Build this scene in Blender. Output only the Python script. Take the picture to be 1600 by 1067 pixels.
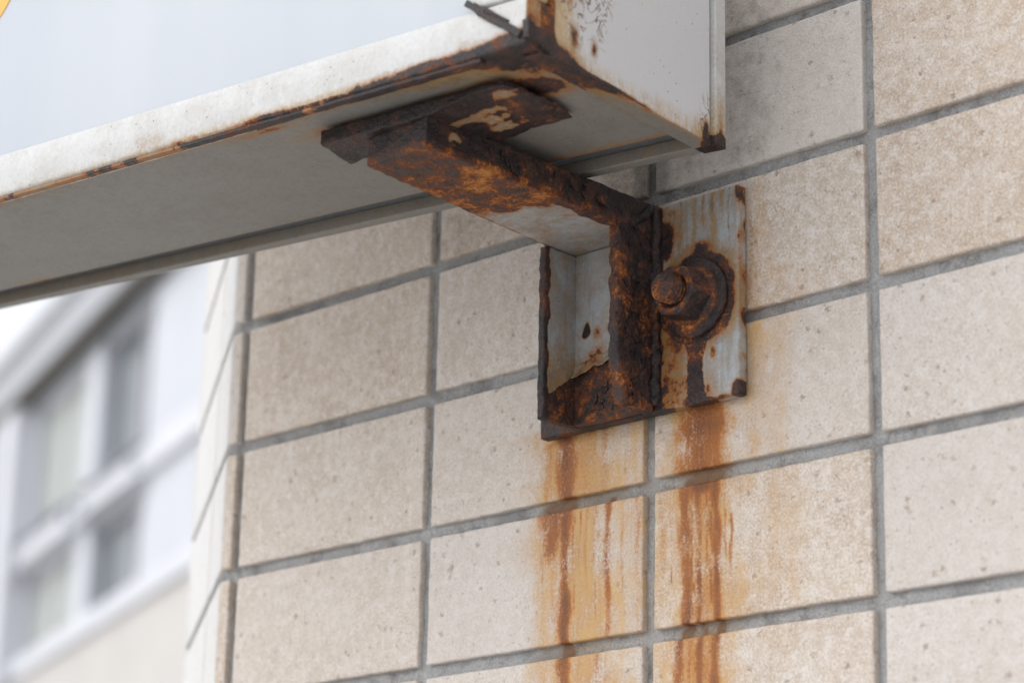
import bpy, bmesh, math, random
import numpy as np
from mathutils import Matrix, Vector

S = 0.001                      # everything below is measured in millimetres
scene = bpy.context.scene
for o in list(bpy.data.objects):
    bpy.data.objects.remove(o)
COL = scene.collection

# ------------------------------------------------------------------ camera
RC = np.array([[0.7162222778668503, 0.6975364910171183, 0.021644684953717172],
               [-0.19455514505804555, 0.22936039800079214, -0.9536991681659165],
               [-0.6702044048039845, 0.678849505802607, 0.29998233990169026]])
CAM = np.array([712.15788746, -807.77881621, -339.46976626])
cd = bpy.data.cameras.new('camera')
cam = bpy.data.objects.new('camera', cd)
COL.objects.link(cam)
m = Matrix(((RC[0][0], -RC[1][0], -RC[2][0], CAM[0]*S),
            (RC[0][1], -RC[1][1], -RC[2][1], CAM[1]*S),
            (RC[0][2], -RC[1][2], -RC[2][2], CAM[2]*S), (0, 0, 0, 1)))
cam.matrix_world = m
cd.sensor_fit = 'HORIZONTAL'
cd.sensor_width = 36.0
cd.lens = 36.0*3982.808/1600.0
cd.clip_start = 0.02
cd.clip_end = 500.0
cd.dof.use_dof = True
cd.dof.focus_distance = 1.105
cd.dof.aperture_fstop = 8.0
cd.dof.aperture_blades = 9
scene.camera = cam

# ------------------------------------------------------------------ light: bright overcast
SUN_AZ = Vector((-0.66, -0.75, 0.0)).normalized()
SUN_EL = math.radians(36)
sun_dir = Vector((SUN_AZ.x*math.cos(SUN_EL), SUN_AZ.y*math.cos(SUN_EL), math.sin(SUN_EL)))
w = bpy.data.worlds.new('World')
scene.world = w
w.use_nodes = True
wn = w.node_tree
bg = wn.nodes['Background']
sky = wn.nodes.new('ShaderNodeTexSky')
sky.sky_type = 'NISHITA'
sky.sun_disc = False
sky.sun_elevation = SUN_EL
sky.sun_rotation = math.atan2(SUN_AZ.x, SUN_AZ.y)
sky.air_density = 1.0
sky.dust_density = 6.0
sky.ozone_density = 1.0
hs = wn.nodes.new('ShaderNodeHueSaturation')       # cloud cover: greyer than a clear sky
hs.inputs['Saturation'].default_value = 0.14
wn.links.new(sky.outputs[0], hs.inputs['Color'])
cl = wn.nodes.new('ShaderNodeMix')                 # even cloud deck over the whole sky
cl.data_type = 'RGBA'
cl.inputs[0].default_value = 0.65
cl.inputs[7].default_value = (7.0, 7.2, 7.6, 1)
wn.links.new(hs.outputs[0], cl.inputs[6])
wn.links.new(cl.outputs[2], bg.inputs['Color'])
bg.inputs['Strength'].default_value = 0.15
sd = bpy.data.lights.new('sun', 'SUN')
sd.energy = 0.7
sd.angle = math.radians(80)
sd.color = (1.0, 0.99, 0.98)
so = bpy.data.objects.new('sun', sd)
so.rotation_euler = sun_dir.to_track_quat('Z', 'Y').to_euler()
so.location = (-1, -3, 4)
COL.objects.link(so)
scene.cycles.max_bounces = 4
scene.cycles.diffuse_bounces = 2
scene.cycles.glossy_bounces = 2
scene.cycles.use_adaptive_sampling = True
scene.cycles.adaptive_threshold = 0.015
vs = scene.view_settings
vs.view_transform = 'Standard'
vs.look = 'None'
vs.exposure = 0.28
vs.gamma = 1.0

# ------------------------------------------------------------------ numpy noise
_rng = np.random.RandomState(7)
_perm = np.concatenate([_rng.permutation(256)]*3)
_grad = _rng.normal(size=(256, 3))
_grad /= np.linalg.norm(_grad, axis=1)[:, None]


def perlin(P):
    P = np.asarray(P, float)
    i = np.floor(P).astype(int)
    fr = P - i
    i &= 255
    u = fr*fr*fr*(fr*(fr*6-15)+10)
    out = 0
    for dx in (0, 1):
        for dy in (0, 1):
            for dz in (0, 1):
                h = _perm[_perm[_perm[(i[:, 0]+dx) & 255]+((i[:, 1]+dy) & 255)]+((i[:, 2]+dz) & 255)]
                g = _grad[h]
                d = fr - np.array([dx, dy, dz])
                wgt = (u[:, 0] if dx else 1-u[:, 0])*(u[:, 1] if dy else 1-u[:, 1])*(u[:, 2] if dz else 1-u[:, 2])
                out = out + wgt*np.einsum('ij,ij->i', g, d)
    return out*1.5


def fbm(P, size, octv=4, seed=0.0, rough=0.5):
    """noise of P (mm); size = feature size in mm; result about -1..1"""
    P = np.asarray(P, float)/size + np.array([seed*17.3, seed*5.1+3.7, seed*9.7+1.3])
    a, t = 1.0, 0
    for k in range(octv):
        t = t + a*perlin(P)
        P = P*2.03 + 11.1
        a *= rough
    return t


def sst(a, b, x):
    t = np.clip((x-a)/(b-a), 0, 1)
    return t*t*(3-2*t)


def gs(x, c, s):
    return np.exp(-((x-c)/s)**2)


# ------------------------------------------------------------------ object helpers
def prop(o, label=None, category=None, group=None, kind=None):
    for k, v in (('label', label), ('category', category), ('group', group), ('kind', kind)):
        if v is not None:
            o[k] = v
    return o


def thing(name, loc, label, category):
    e = bpy.data.objects.new(name, None)
    e.location = [c*S for c in loc]
    e.empty_display_size = 0.05
    COL.objects.link(e)
    prop(e, label, category)
    return e


def adopt(o, parent):
    if parent is not None:
        o.parent = parent
        if parent.type == 'EMPTY':             # meshes keep world coordinates
            o.matrix_parent_inverse = Matrix.Translation(-parent.location)


def lines(a, b, step, r):
    """sample positions from a to b with extra ones in the rounded ends"""
    if b-a <= 2*r+1e-6:
        r = (b-a)*0.3
    e = [0, .12*r, .35*r, .65*r, r] if r > 0 else [0]
    n = max(1, int(round((b-a-2*r)/step)))
    mid = list(np.linspace(a+r, b-r, n+1))
    return np.array([a+x for x in e[:-1]] + mid + [b-x for x in reversed(e[:-1])])


def rbox(lo, hi, r, step):
    """rounded box as (verts, quads), welded"""
    lo = np.array(lo, float)
    hi = np.array(hi, float)
    r = min(r, 0.49*(hi-lo).min())
    st = step if hasattr(step, '__len__') else (step,)*3
    L = [lines(lo[k], hi[k], st[k], r) for k in range(3)]
    V, F, n0 = [], [], 0
    for ax in range(3):
        a, b = [(1, 2), (2, 0), (0, 1)][ax]
        for side in (0, 1):
            A, B = np.meshgrid(L[a], L[b], indexing='ij')
            P = np.zeros(A.shape+(3,))
            P[..., a], P[..., b], P[..., ax] = A, B, (hi if side else lo)[ax]
            na, nb = A.shape
            idx = np.arange(na*nb).reshape(na, nb)+n0
            q = np.stack([idx[:-1, :-1], idx[1:, :-1], idx[1:, 1:], idx[:-1, 1:]], -1).reshape(-1, 4)
            if not side:
                q = q[:, ::-1]
            V.append(P.reshape(-1, 3))
            F.append(q)
            n0 += na*nb
    V = np.concatenate(V)
    F = np.concatenate(F)
    key = np.round(V, 4)
    _, first, inv = np.unique(key, axis=0, return_index=True, return_inverse=True)
    inv = inv.ravel()
    V = V[first]
    F = inv[F]
    if r > 0:
        c = np.clip(V, lo+r, hi-r)
        d = V-c
        ln = np.linalg.norm(d, axis=1)
        ok = ln > 1e-9
        # only points with more than one axis outside need pulling in
        V[ok] = c[ok]+d[ok]/ln[ok][:, None]*r
    return V, F


def cyl(c, axis, rad, length, seg=48, prof=None, rings=6):
    """solid of revolution about an axis; prof = list of (t along axis mm, radius)"""
    axis = np.array(axis, float)
    axis /= np.linalg.norm(axis)
    t = np.array([0, 0, 1.0]) if abs(axis[2]) < .9 else np.array([1.0, 0, 0])
    e1 = np.cross(axis, t)
    e1 /= np.linalg.norm(e1)
    e2 = np.cross(axis, e1)
    V, F = [], []
    for (s, rr) in prof:
        for k in range(seg):
            a = 2*math.pi*k/seg
            V.append(np.array(c)+axis*s+(e1*math.cos(a)+e2*math.sin(a))*rr)
    n = len(prof)
    for i in range(n-1):
        for k in range(seg):
            k2 = (k+1) % seg
            F.append([i*seg+k, i*seg+k2, (i+1)*seg+k2, (i+1)*seg+k])
    return np.array(V), F


def build(name, V, F, mat, parent=None, attrs=None, smooth=True, kind=None):
    """one mesh object; V in mm world coordinates; attrs = {name: per-vertex floats}"""
    me = bpy.data.meshes.new(name)
    me.from_pydata((np.asarray(V)*S).tolist(), [], [list(map(int, f)) for f in F])
    if attrs:
        for k, v in attrs.items():
            a = me.attributes.new(k, 'FLOAT', 'POINT')
            a.data.foreach_set('value', np.ascontiguousarray(np.broadcast_to(v, (len(V),)), dtype=np.float32))
    me.materials.append(mat)
    if smooth:
        me.polygons.foreach_set('use_smooth', [True]*len(me.polygons))
    me.validate()
    me.update()
    o = bpy.data.objects.new(name, me)
    COL.objects.link(o)
    adopt(o, parent)
    if kind:
        o['kind'] = kind
    return o


def join(*vf):
    V, F, n = [], [], 0
    for v, f in vf:
        V.append(np.asarray(v))
        F += [[int(i)+n for i in q] for q in f]
        n += len(v)
    return np.concatenate(V), F


def sharpen(o, ang=35):
    me = o.data
    bm = bmesh.new()
    bm.from_mesh(me)
    for e in bm.edges:
        if len(e.link_faces) == 2 and e.calc_face_angle(0) > math.radians(ang):
            e.smooth = False
    bm.to_mesh(me)
    bm.free()
    return o


# ------------------------------------------------------------------ node helper
class NT:
    def __init__(s, name):
        s.m = bpy.data.materials.new(name)
        s.m.use_nodes = True
        s.t = s.m.node_tree
        s.b = s.t.nodes['Principled BSDF']
        s.pos = s.t.nodes.new('ShaderNodeNewGeometry').outputs['Position']

    def put(s, sock, v):
        if isinstance(v, bpy.types.NodeSocket):
            s.t.links.new(v, sock)
        elif v is not None:
            if hasattr(sock.default_value, '__len__') and not hasattr(v, '__len__'):
                v = (v,)*len(sock.default_value)
            if hasattr(v, '__len__') and len(v) == 3 and len(sock.default_value) == 4:
                v = (*v, 1)
            sock.default_value = v

    def math(s, op, a, b=None, clamp=False):
        n = s.t.nodes.new('ShaderNodeMath')
        n.operation = op
        n.use_clamp = clamp
        s.put(n.inputs[0], a)
        if b is not None:
            s.put(n.inputs[1], b)
        return n.outputs[0]

    def add(s, a, b): return s.math('ADD', a, b)
    def sub(s, a, b): return s.math('SUBTRACT', a, b)
    def mul(s, a, b): return s.math('MULTIPLY', a, b)

    def scale(s, vec):
        n = s.t.nodes.new('ShaderNodeVectorMath')
        n.operation = 'MULTIPLY'
        s.put(n.inputs[0], s.pos)
        n.inputs[1].default_value = vec
        return n.outputs[0]

    def noise(s, size, detail=4, rough=.55, vec=None, dist=0.0):
        """size = feature size in mm"""
        n = s.t.nodes.new('ShaderNodeTexNoise')
        s.put(n.inputs['Vector'], vec if vec is not None else s.pos)
        n.inputs['Scale'].default_value = 1000.0/size
        n.inputs['Detail'].default_value = detail
        n.inputs['Roughness'].default_value = rough
        n.inputs['Distortion'].default_value = dist
        return n.outputs['Fac']

    def voro(s, size, vec=None, rnd=1.0, feat='F1', out='Distance'):
        n = s.t.nodes.new('ShaderNodeTexVoronoi')
        n.feature = feat
        s.put(n.inputs['Vector'], vec if vec is not None else s.pos)
        n.inputs['Scale'].default_value = 1000.0/size
        n.inputs['Randomness'].default_value = rnd
        return n.outputs[out]

    def step(s, a, b, x, lo=0.0, hi=1.0):
        n = s.t.nodes.new('ShaderNodeMapRange')
        n.interpolation_type = 'SMOOTHSTEP'
        s.put(n.inputs['Value'], x)
        s.put(n.inputs['From Min'], a)
        s.put(n.inputs['From Max'], b)
        s.put(n.inputs['To Min'], lo)
        s.put(n.inputs['To Max'], hi)
        return n.outputs['Result']

    def attr(s, name):
        n = s.t.nodes.new('ShaderNodeAttribute')
        n.attribute_name = name
        return n.outputs['Fac']

    def rand(s):
        return s.t.nodes.new('ShaderNodeObjectInfo').outputs['Random']

    def mix(s, f, a, b, mode='MIX'):
        n = s.t.nodes.new('ShaderNodeMix')
        n.data_type = 'RGBA'
        n.blend_type = mode
        s.put(n.inputs[0], f)
        s.put(n.inputs[6], a)
        s.put(n.inputs[7], b)
        return n.outputs[2]

    def ramp(s, f, stops):
        n = s.t.nodes.new('ShaderNodeValToRGB')
        el = n.color_ramp.elements
        while len(el) < len(stops):
            el.new(0.5)
        for e, (p, c) in zip(el, stops):
            e.position = p
            e.color = (*c, 1)
        s.put(n.inputs[0], f)
        return n.outputs[0]

    def bump(s, h, dist_mm, strength=1.0, normal=None):
        n = s.t.nodes.new('ShaderNodeBump')
        n.inputs['Distance'].default_value = dist_mm*S
        n.inputs['Strength'].default_value = strength
        s.put(n.inputs['Height'], h)
        if normal is not None:
            s.t.links.new(normal, n.inputs['Normal'])
        return n.outputs[0]

    def done(s, color=None, rough=None, normal=None, spec=None, metal=None):
        s.put(s.b.inputs['Base Color'], color)
        s.put(s.b.inputs['Roughness'], rough)
        s.put(s.b.inputs['Specular IOR Level'], spec)
        s.put(s.b.inputs['Metallic'], metal)
        if normal is not None:
            s.t.links.new(normal, s.b.inputs['Normal'])
        return s.m


# ------------------------------------------------------------------ materials
def mat_tile(stained, pale=False):
    t = NT('stained_tile' if stained else 'pale_tile' if pale else 'beige_tile')
    rnd = t.rand()
    n_big = t.noise(26, 3, .6)
    n_mid = t.noise(5.5, 4, .65)
    n_fine = t.noise(1.1, 2, .6)
    base = t.ramp(n_big, [(.30, (.50, .40, .312)), (.50, (.58, .480, .390)), (.70, (.62, .54, .46))])
    base = t.mix(t.step(.46, .66, n_mid, 0, .75), base, (.70, .645, .60))
    base = t.mix(t.step(.50, .32, n_mid, 0, .45), base, (.42, .32, .235))
    base = t.mix(t.step(.50, .70, n_fine, 0, .62), base, (.78, .73, .68))
    base = t.mix(t.step(.50, .30, n_fine, 0, .46), base, (.30, .225, .16))
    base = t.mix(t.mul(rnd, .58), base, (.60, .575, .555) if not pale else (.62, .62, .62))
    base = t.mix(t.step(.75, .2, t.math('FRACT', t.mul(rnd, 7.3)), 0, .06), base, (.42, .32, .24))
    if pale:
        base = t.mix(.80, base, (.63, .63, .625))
    # iron specks and open pits
    zone = t.noise(10, 1, .5)
    lump = t.mul(t.sub(n_fine, .5), .55)
    speck = t.mul(t.step(.30, .06, t.add(t.voro(6.5), lump)), t.step(.48, .60, zone))
    pit = t.mul(t.step(.30, .05, t.add(t.voro(2.9), lump)), t.step(.54, .40, zone))
    base = t.mix(t.mul(speck, .60), base, (.20, .135, .09))
    base = t.mix(t.mul(pit, .45), base, (.24, .18, .135))
    h = t.add(t.mul(n_mid, 1.4), t.mul(n_fine, .60))
    if stained:
        grime = t.attr('grime')
        gm = t.step(.28, .72, t.add(grime, t.mul(t.sub(t.noise(9, 5, .68), .5), 1.0)))
        gm = t.math('MULTIPLY', gm, t.step(.0, .12, grime))
        base = t.mix(t.mul(gm, .60), base, (.10, .085, .07))
        nv = t.noise(4.5, 4, .62, t.scale((1.0, 1.0, 0.16)))
        nv2 = t.noise(1.3, 3, .6)
        nv3 = t.noise(11, 4, .62, t.scale((1.0, 1.0, 0.55)))
        core, halo = t.attr('core'), t.attr('halo')
        wob = t.add(t.mul(t.sub(nv, .5), 1.0), t.add(t.mul(t.sub(nv2, .5), 1.4), t.mul(t.sub(nv3, .5), 2.1)))
        hm = t.step(.05, .85, t.add(halo, t.mul(wob, halo)))
        base = t.mix(t.mul(hm, .86), base, t.ramp(nv3, [(.35, (.42, .20, .042)), (.65, (.55, .315, .09))]))
        cm = t.step(.18, .90, t.add(core, t.mul(wob, t.mul(core, .95))))
        cc = t.ramp(t.add(t.mul(core, .45), t.mul(t.add(nv, nv2), .32)),
                    [(.34, (.52, .225, .035)), (.58, (.38, .120, .014)), (.88, (.15, .042, .010))])
        base = t.mix(t.mul(cm, .95), base, cc)
    nrm = t.bump(h, .6, .85)
    return t.done(base, t.step(.3, .7, n_mid, .50, .64), nrm, .4)


def mat_grout():
    t = NT('grey_grout')
    n1 = t.noise(1.2, 4, .7)
    n2 = t.noise(11, 5, .6)
    base = t.ramp(n1, [(.32, (.25, .248, .245)), (.52, (.42, .418, .415)), (.70, (.58, .576, .57))])
    base = t.mix(t.step(.40, .62, n2, 0, .55), base, (.42, .42, .42))
    base = t.mix(t.step(.50, .34, n2, 0, .55), base, (.19, .185, .18))
    n3 = t.noise(45, 3, .6)
    base = t.mix(t.step(.54, .66, n3, 0, .45), base, (.17, .165, .16))
    base = t.mix(t.step(.46, .34, n3, 0, .35), base, (.42, .415, .405))
    core, halo = t.attr('core'), t.attr('halo')
    base = t.mix(t.step(.1, .9, halo, 0, .40), base, (.27, .165, .055))
    base = t.mix(t.step(.25, .9, core, 0, .75), base, (.20, .095, .035))
    nrm = t.bump(t.add(n1, t.mul(n2, .6)), 1.0, .9)
    return t.done(base, .92, nrm, .15)


def mat_rusty(name, paint, dirty=0.35, edge=0.60, gloss=.45, dirtcol=(.20, .17, .125), curl=False, drip=1.0, ochre=((.16, .085, .028), (.33, .20, .070))):
    """grey paint broken by rust; the vertex attributes rust / dark / stain say where"""
    t = NT(name)
    rust, dark, stain = t.attr('rust'), t.attr('dark'), t.attr('stain')
    n1 = t.noise(8, 5, .66)
    n2 = t.noise(.9, 2, .6)
    n3 = t.noise(20, 4, .62)
    n4 = t.noise(7, 5, .74, dist=.15)
    n5 = t.noise(1.7, 4, .70)
    n6 = t.noise(24, 3, .6)
    r = t.add(rust, t.add(t.mul(t.sub(n1, .5), edge), t.add(t.mul(t.sub(n5, .5), .22), t.mul(t.sub(n2, .5), .16))))
    r = t.mul(r, t.step(.02, .18, rust))
    mr = t.step(.47, .53, r)
    mo = t.step(.34, .50, r)
    mst = t.step(.08, .46, r)
    base = t.mix(t.step(.40, .66, n3, 0, dirty), paint, dirtcol)
    base = t.mix(t.step(.50, .72, n5, 0, .35 if not curl else .08), base, tuple(c*.60 for c in paint))
    base = t.mix(t.step(.48, .28, n5, 0, .30 if not curl else .08), base, tuple(min(.9, c*1.3) for c in paint))
    dv = t.noise(6, 4, .66, t.scale((1, 1, .12)))
    base = t.mix(t.step(.48, .66, dv, 0, dirty*drip), base, dirtcol)
    d = t.voro(3.4)                                    # pin holes
    pin = t.mul(t.step(.16, .08, d), t.step(.52, .58, n3))
    base = t.mix(t.mul(pin, .7), base, (.075, .045, .028))
    sv = t.noise(3.2, 4, .64, t.scale((1, 1, .16)))
    sm = t.step(.15, .95, t.add(stain, t.mul(t.mul(t.add(t.sub(sv, .5), t.sub(n5, .5)), stain), 1.7)))
    base = t.mix(t.mul(sm, .82), base, t.ramp(n1, [(.35, ochre[0]), (.65, ochre[1])]))
    base = t.mix(t.mul(mst, .60), base, (.30, .165, .055))
    base = t.mix(t.mul(mo, .88), base, (.30, .095, .018))
    rv = t.add(t.mul(t.sub(n4, .5), .82), t.add(t.mul(t.sub(n5, .5), .68), t.add(t.mul(t.sub(n2, .5), .35), t.mul(t.sub(n6, .5), .9))))
    rv = t.add(t.sub(rv, t.mul(t.sub(dark, .5), .38)), .492)
    rc = t.ramp(rv, [(.26, (.016, .012, .013)), (.40, (.038, .021, .019)), (.49, (.078, .030, .018)),
                     (.56, (.150, .046, .016)), (.64, (.31, .100, .020)), (.76, (.48, .205, .055))])
    # lighter worn crests
    rc = t.mix(t.mul(t.step(.60, .72, n2), .35), rc, (.20, .125, .085))
    base = t.mix(mr, base, rc)
    h = t.add(t.mul(t.sub(1.0, mr), .75), t.mul(mr, t.add(t.mul(n4, .8), t.add(t.mul(n5, .7), t.mul(n2, .35)))))
    if curl:                                           # hair-thin creeping rust under the paint
        cu = t.attr('curl')
        cn = t.noise(9, 2, .5, dist=1.2)
        band = t.step(.028, .008, t.math('ABSOLUTE', t.sub(cn, .5)))
        cm = t.mul(t.mul(band, t.step(.25, .6, t.add(cu, t.mul(t.sub(n1, .5), .5)))), t.step(.05, .2, cu))
        base = t.mix(t.mul(cm, .85), base, (.115, .062, .028))
    h = t.add(h, t.mul(n5, .12))
    nrm = t.bump(h, 1.0, .95)
    rr = t.step(.40, .62, rv, .48, .92)                # tight dark scale shines a little
    rg = t.add(t.mul(mr, t.sub(rr, gloss)), gloss)
    return t.done(base, t.math('ADD', rg, t.mul(t.sub(n5, .5), .25)), nrm, .45)


def mat_plain(name, col, rough=.6, var=.12, size=200, spec=.4, bump=0):
    t = NT(name)
    n = t.noise(size, 5, .6)
    dk = tuple(c*(1-var) for c in col)
    lt = tuple(min(1, c*(1+var*.6)) for c in col)
    c = t.ramp(n, [(.3, dk), (.7, lt)])
    nrm = t.bump(t.noise(size*.15, 4, .6), bump, .6) if bump else None
    return t.done(c, rough, nrm, spec)


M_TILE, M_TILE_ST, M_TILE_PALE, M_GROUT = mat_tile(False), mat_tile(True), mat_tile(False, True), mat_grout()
M_BRK = mat_rusty('bracket_paint_rust', (.36, .388, .408), dirty=.46)
M_END = mat_rusty('sign_end_paint', (.60, .605, .625), dirty=.10, gloss=.40, dirtcol=(.62, .61, .60), curl=True, drip=.15, ochre=((.34, .20, .06), (.56, .40, .19)))
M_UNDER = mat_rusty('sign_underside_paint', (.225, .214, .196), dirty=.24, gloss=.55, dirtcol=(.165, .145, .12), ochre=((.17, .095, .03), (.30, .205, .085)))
M_FRAME = mat_rusty('sign_frame_paint', (.57, .57, .565), dirty=.32, gloss=.42, dirtcol=(.36, .335, .30), drip=.3, ochre=((.34, .20, .06), (.50, .36, .17)))


def mat_panel():
    t = NT('sign_white_panel')
    n = t.noise(60, 3, .5, t.scale((1, 1, .15)))
    c = t.ramp(n, [(.35, (.56, .595, .645)), (.65, (.605, .635, .675))])
    return t.done(c, .6, None, .15)


M_PANEL = mat_panel()
M_YELLOW = mat_plain('yellow_print', (.75, .40, .04), .4, .05, 80)
M_DARKM = mat_plain('dark_bare_metal', (.030, .027, .034), .36, .6, 4, .6, .4)
M_GROOVE_SHADE = mat_plain('groove_shade', (.20, .22, .26), .5, .2, 10, .4)  # blue-grey paints the thin shadow line between end panel and post
M_WHITE = mat_plain('white_plaster', (.58, .60, .64), .8, .05, 600, .3)
M_CREAM = mat_plain('cream_plaster', (.56, .54, .515), .85, .06, 600, .3)
M_TRIM = mat_plain('white_trim', (.64, .65, .69), .5, .05, 300, .4)
M_SOFFIT_SHADE = mat_plain('soffit_shade', (.10, .095, .085), .8, .10, 300, .3)  # near-black colour carries the shade under the eave
M_FASC = mat_plain('grey_fascia', (.44, .45, .48), .7, .06, 400, .3)
M_CURT = mat_plain('pale_curtain_pane', (.44, .465, .43), .35, .06, 400, .5)
M_DGLASS = mat_plain('dark_window_pane', (.15, .17, .185), .2, .15, 500, .5)
M_FRAMEG = mat_plain('grey_window_frame', (.50, .51, .54), .5, .06, 300, .4)
M_PAVE = mat_plain('concrete_paving', (.58, .565, .545), .9, .18, 900, .3, 2.0)
M_ROOF = mat_plain('slate_roof', (.16, .16, .17), .8, .15, 300, .3)

# ------------------------------------------------------------------ ground
gz = -1950.0
gv = np.array([[-90000, -90000, gz], [90000, -90000, gz], [90000, 90000, gz], [-90000, 90000, gz]], float)
prop(build('pavement', gv, [[0, 1, 2, 3]], M_PAVE, smooth=False), kind='structure')

# ------------------------------------------------------------------ tiled wall
CX = -291.0
DR = np.array([-0.8267, 0.5624])
DR /= np.linalg.norm(DR)
NR = np.array([DR[1], -DR[0]])
V_JOINT = [-280.4, -139.5, 0.0, 121.4, 261.0] + [261.0+140*k for k in range(1, 8)]
COLS = [(V_JOINT[k]+3, V_JOINT[k+1]-3) for k in range(len(V_JOINT)-1)]
X_END = V_JOINT[-1]-3
RET = [(2.0, 73.0), (79.0, 213.0), (219.0, 232.0)]
PITCH = 66.0


def stain_field(x, z, P):
    """rust wash on the wall under the bracket: (core, halo)"""
    wx = x + 1.1*fbm(np.stack([x*.3+3, z*0, z], 1), 30, 3, 2.0) + 0.45*fbm(np.stack([x, x*0, z], 1), 7, 2, 5.0)
    core = np.zeros_like(x)
    halo = np.zeros_like(x)

    def streak(c, hw, z0, z1, s, taper=0.0, soft=6.0):
        nonlocal core
        f = np.clip((z0-z)/(z0-z1), 0, 1)
        zt = np.arange(-340.0, 120.0, 1.5)
        Q = np.stack([zt*0+c*3.1, zt*0, zt], 1)
        n_a, n_b, n_c = (np.interp(z, zt, fbm(Q, sz, 3, sd_)) for sz, sd_ in ((16, 3.0), (34, 8.0), (22, 5.0)))
        h = hw*(1-taper*f)*(1+.45*n_a)
        c = c + (.5+.12*hw)*n_b*np.minimum(1, f*4)
        e = np.exp(-(np.abs(wx-c)/np.maximum(h, .3))**2.2)
        s = s*(1+.35*n_c)
        fade = sst(z0+1.5, z0-1.0, z)*sst(z1-soft, z1+soft, z)
        core = np.maximum(core, s*e*fade)

    def wash(c, hw, z0, z1, s):
        nonlocal halo
        zt = np.arange(-340.0, 120.0, 1.5)
        Q = np.stack([zt*0+c*2.3, zt*0, zt], 1)
        n_l, n_r = np.interp(z, zt, fbm(Q, 26, 4, 1.0)), np.interp(z, zt, fbm(Q, 26, 4, 4.0))
        e = np.exp(-(np.abs(wx-c)/(hw*np.maximum(.3, 1+.62*np.where(wx < c, n_l, n_r))))**2.2)
        fade = sst(z0+3, z0-2, z)*sst(z1-20, z1+25, z)
        halo = np.maximum(halo, s*e*fade)
    wash(-42, 31, -30, -210, .80)
    wash(31, 24, -30, -210, .75)
    wash(-8, 30, -30, -150, .48)
    wash(-62, 10, -60, -190, .55)
    wash(58, 10, 25, -75, .50)
    wash(60, 9, 60, -20, .35)
    wash(72, 16, 20, -150, .34)
    wash(30, 34, -30, -100, .45)
    # row under the plate
    streak(-50, 8, -30, -68, 1.0, .2)
    streak(-38, 16, -30, -68, .42, .2)
    streak(-27, 3.0, -32, -66, .62)
    streak(-60, 5.0, -36, -66, .45)
    streak(31, 15, -30, -68, .98, -.05)
    streak(26, 5, -34, -68, .55)
    streak(38, 4, -34, -68, .60)
    # row below
    streak(-57, 14, -64, -92, .90, .75, 8)
    streak(-49.5, 4.6, -66, -136, 1.0, .25)
    streak(-44, 1.1, -72, -118, .70)
    streak(-56, 2.2, -80, -120, .45)
    streak(-36, 1.6, -68, -112, .40)
    streak(-23.6, 2.6, -66, -131, .78, .2)
    streak(-6, 2.4, -68, -134, .42)
    streak(-67, 2.0, -70, -120, .30)
    streak(32, 14, -64, -74, 1.15, .2, 3)
    streak(21, 4.3, -66, -136, 1.0, .2)
    streak(28.5, 2.4, -66, -134, .95)
    streak(38, 3.6, -66, -134, 1.0, .25)
    streak(46, 1.6, -84, -118, .60)
    streak(33.5, 1.6, -68, -110, .70)
    streak(9, 4.0, -66, -110, .38)
    streak(31, 16, -66, -215, .50, .1)
    streak(-51, 10, -66, -215, .42, .2)
    for c_, h_, a_, b_, k_ in ((-63, .9, -70, -104, .6), (-39.5, .9, -67, -100, .6), (-31, .8, -68, -124, .6), (-15, 1.2, -67, -112, .5), (-10, .8, -68, -96, .45), (13, 1.0, -67, -118, .6), (24.8, .9, -68, -120, .9), (35, .8, -70, -128, .8), (43, 1.0, -67, -104, .7), (51, .9, -68, -92, .5), (16.5, .8, -68, -100, .6)):
        streak(c_, h_, a_, b_, k_, .4)
    streak(-26, 8, -66, -160, .22, .2)
    # lowest row
    streak(-49.5, 5.4, -130, -215, 1.0, .1)
    streak(-29, 1.8, -132, -200, .60)
    streak(-60, 2.6, -134, -190, .35)
    streak(18, 3.2, -130, -215, .95)
    streak(29.5, 2.8, -130, -215, .95)
    streak(37.5, 3.8, -130, -215, 1.0)
    streak(24, 2.0, -134, -190, .55)
    # weeping beside the plate's right edge
    streak(57.5, 1.6, 48, 4, .50)
    return np.clip(core, 0, 1.2), np.clip(halo, 0, 1)


def grime_field(x, z):
    g = 0.40*sst(88, 66, x)*sst(54, 74, z)
    g = np.maximum(g, .75*sst(25, 5, x)*sst(-20, -5, x)*sst(40, 70, z))
    g = np.maximum(g, .50*gs(x, 12, 9)*gs(z, -46, 12))
    return np.clip(g, 0, 1)


wall = thing('tiled_wall', (CX, 0, gz), 'beige tiled wall with grey joints and rust streaks below the bracket', 'wall')


def tile_mesh(x0, x1, z0, z1, step, seed, wav=.22):
    """front face at y=0, rounded edges, slightly wavy, 9 mm thick"""
    V, F = rbox((x0, 0, z0), (x1, 9, z1), 1.0, (step, 9, step))
    n = fbm(V, 24, 3, seed)
    front = V[:, 1] < 4
    V[:, 1] += np.where(front, n*wav, 0)
    k = fbm(V, 9, 3, seed+.5)
    V[:, 0] += k*.22
    V[:, 2] += fbm(V, 9, 3, seed+.9)*.22
    chip = sst(.55, .95, fbm(V, 5, 2, seed+3))
    edge = np.minimum(np.minimum(V[:, 0]-x0, x1-V[:, 0]), np.minimum(V[:, 2]-z0, z1-V[:, 2]))
    V[:, 1] += np.where(front, chip*sst(2.6, 0, edge)*1.1, 0)
    return V, F


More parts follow.
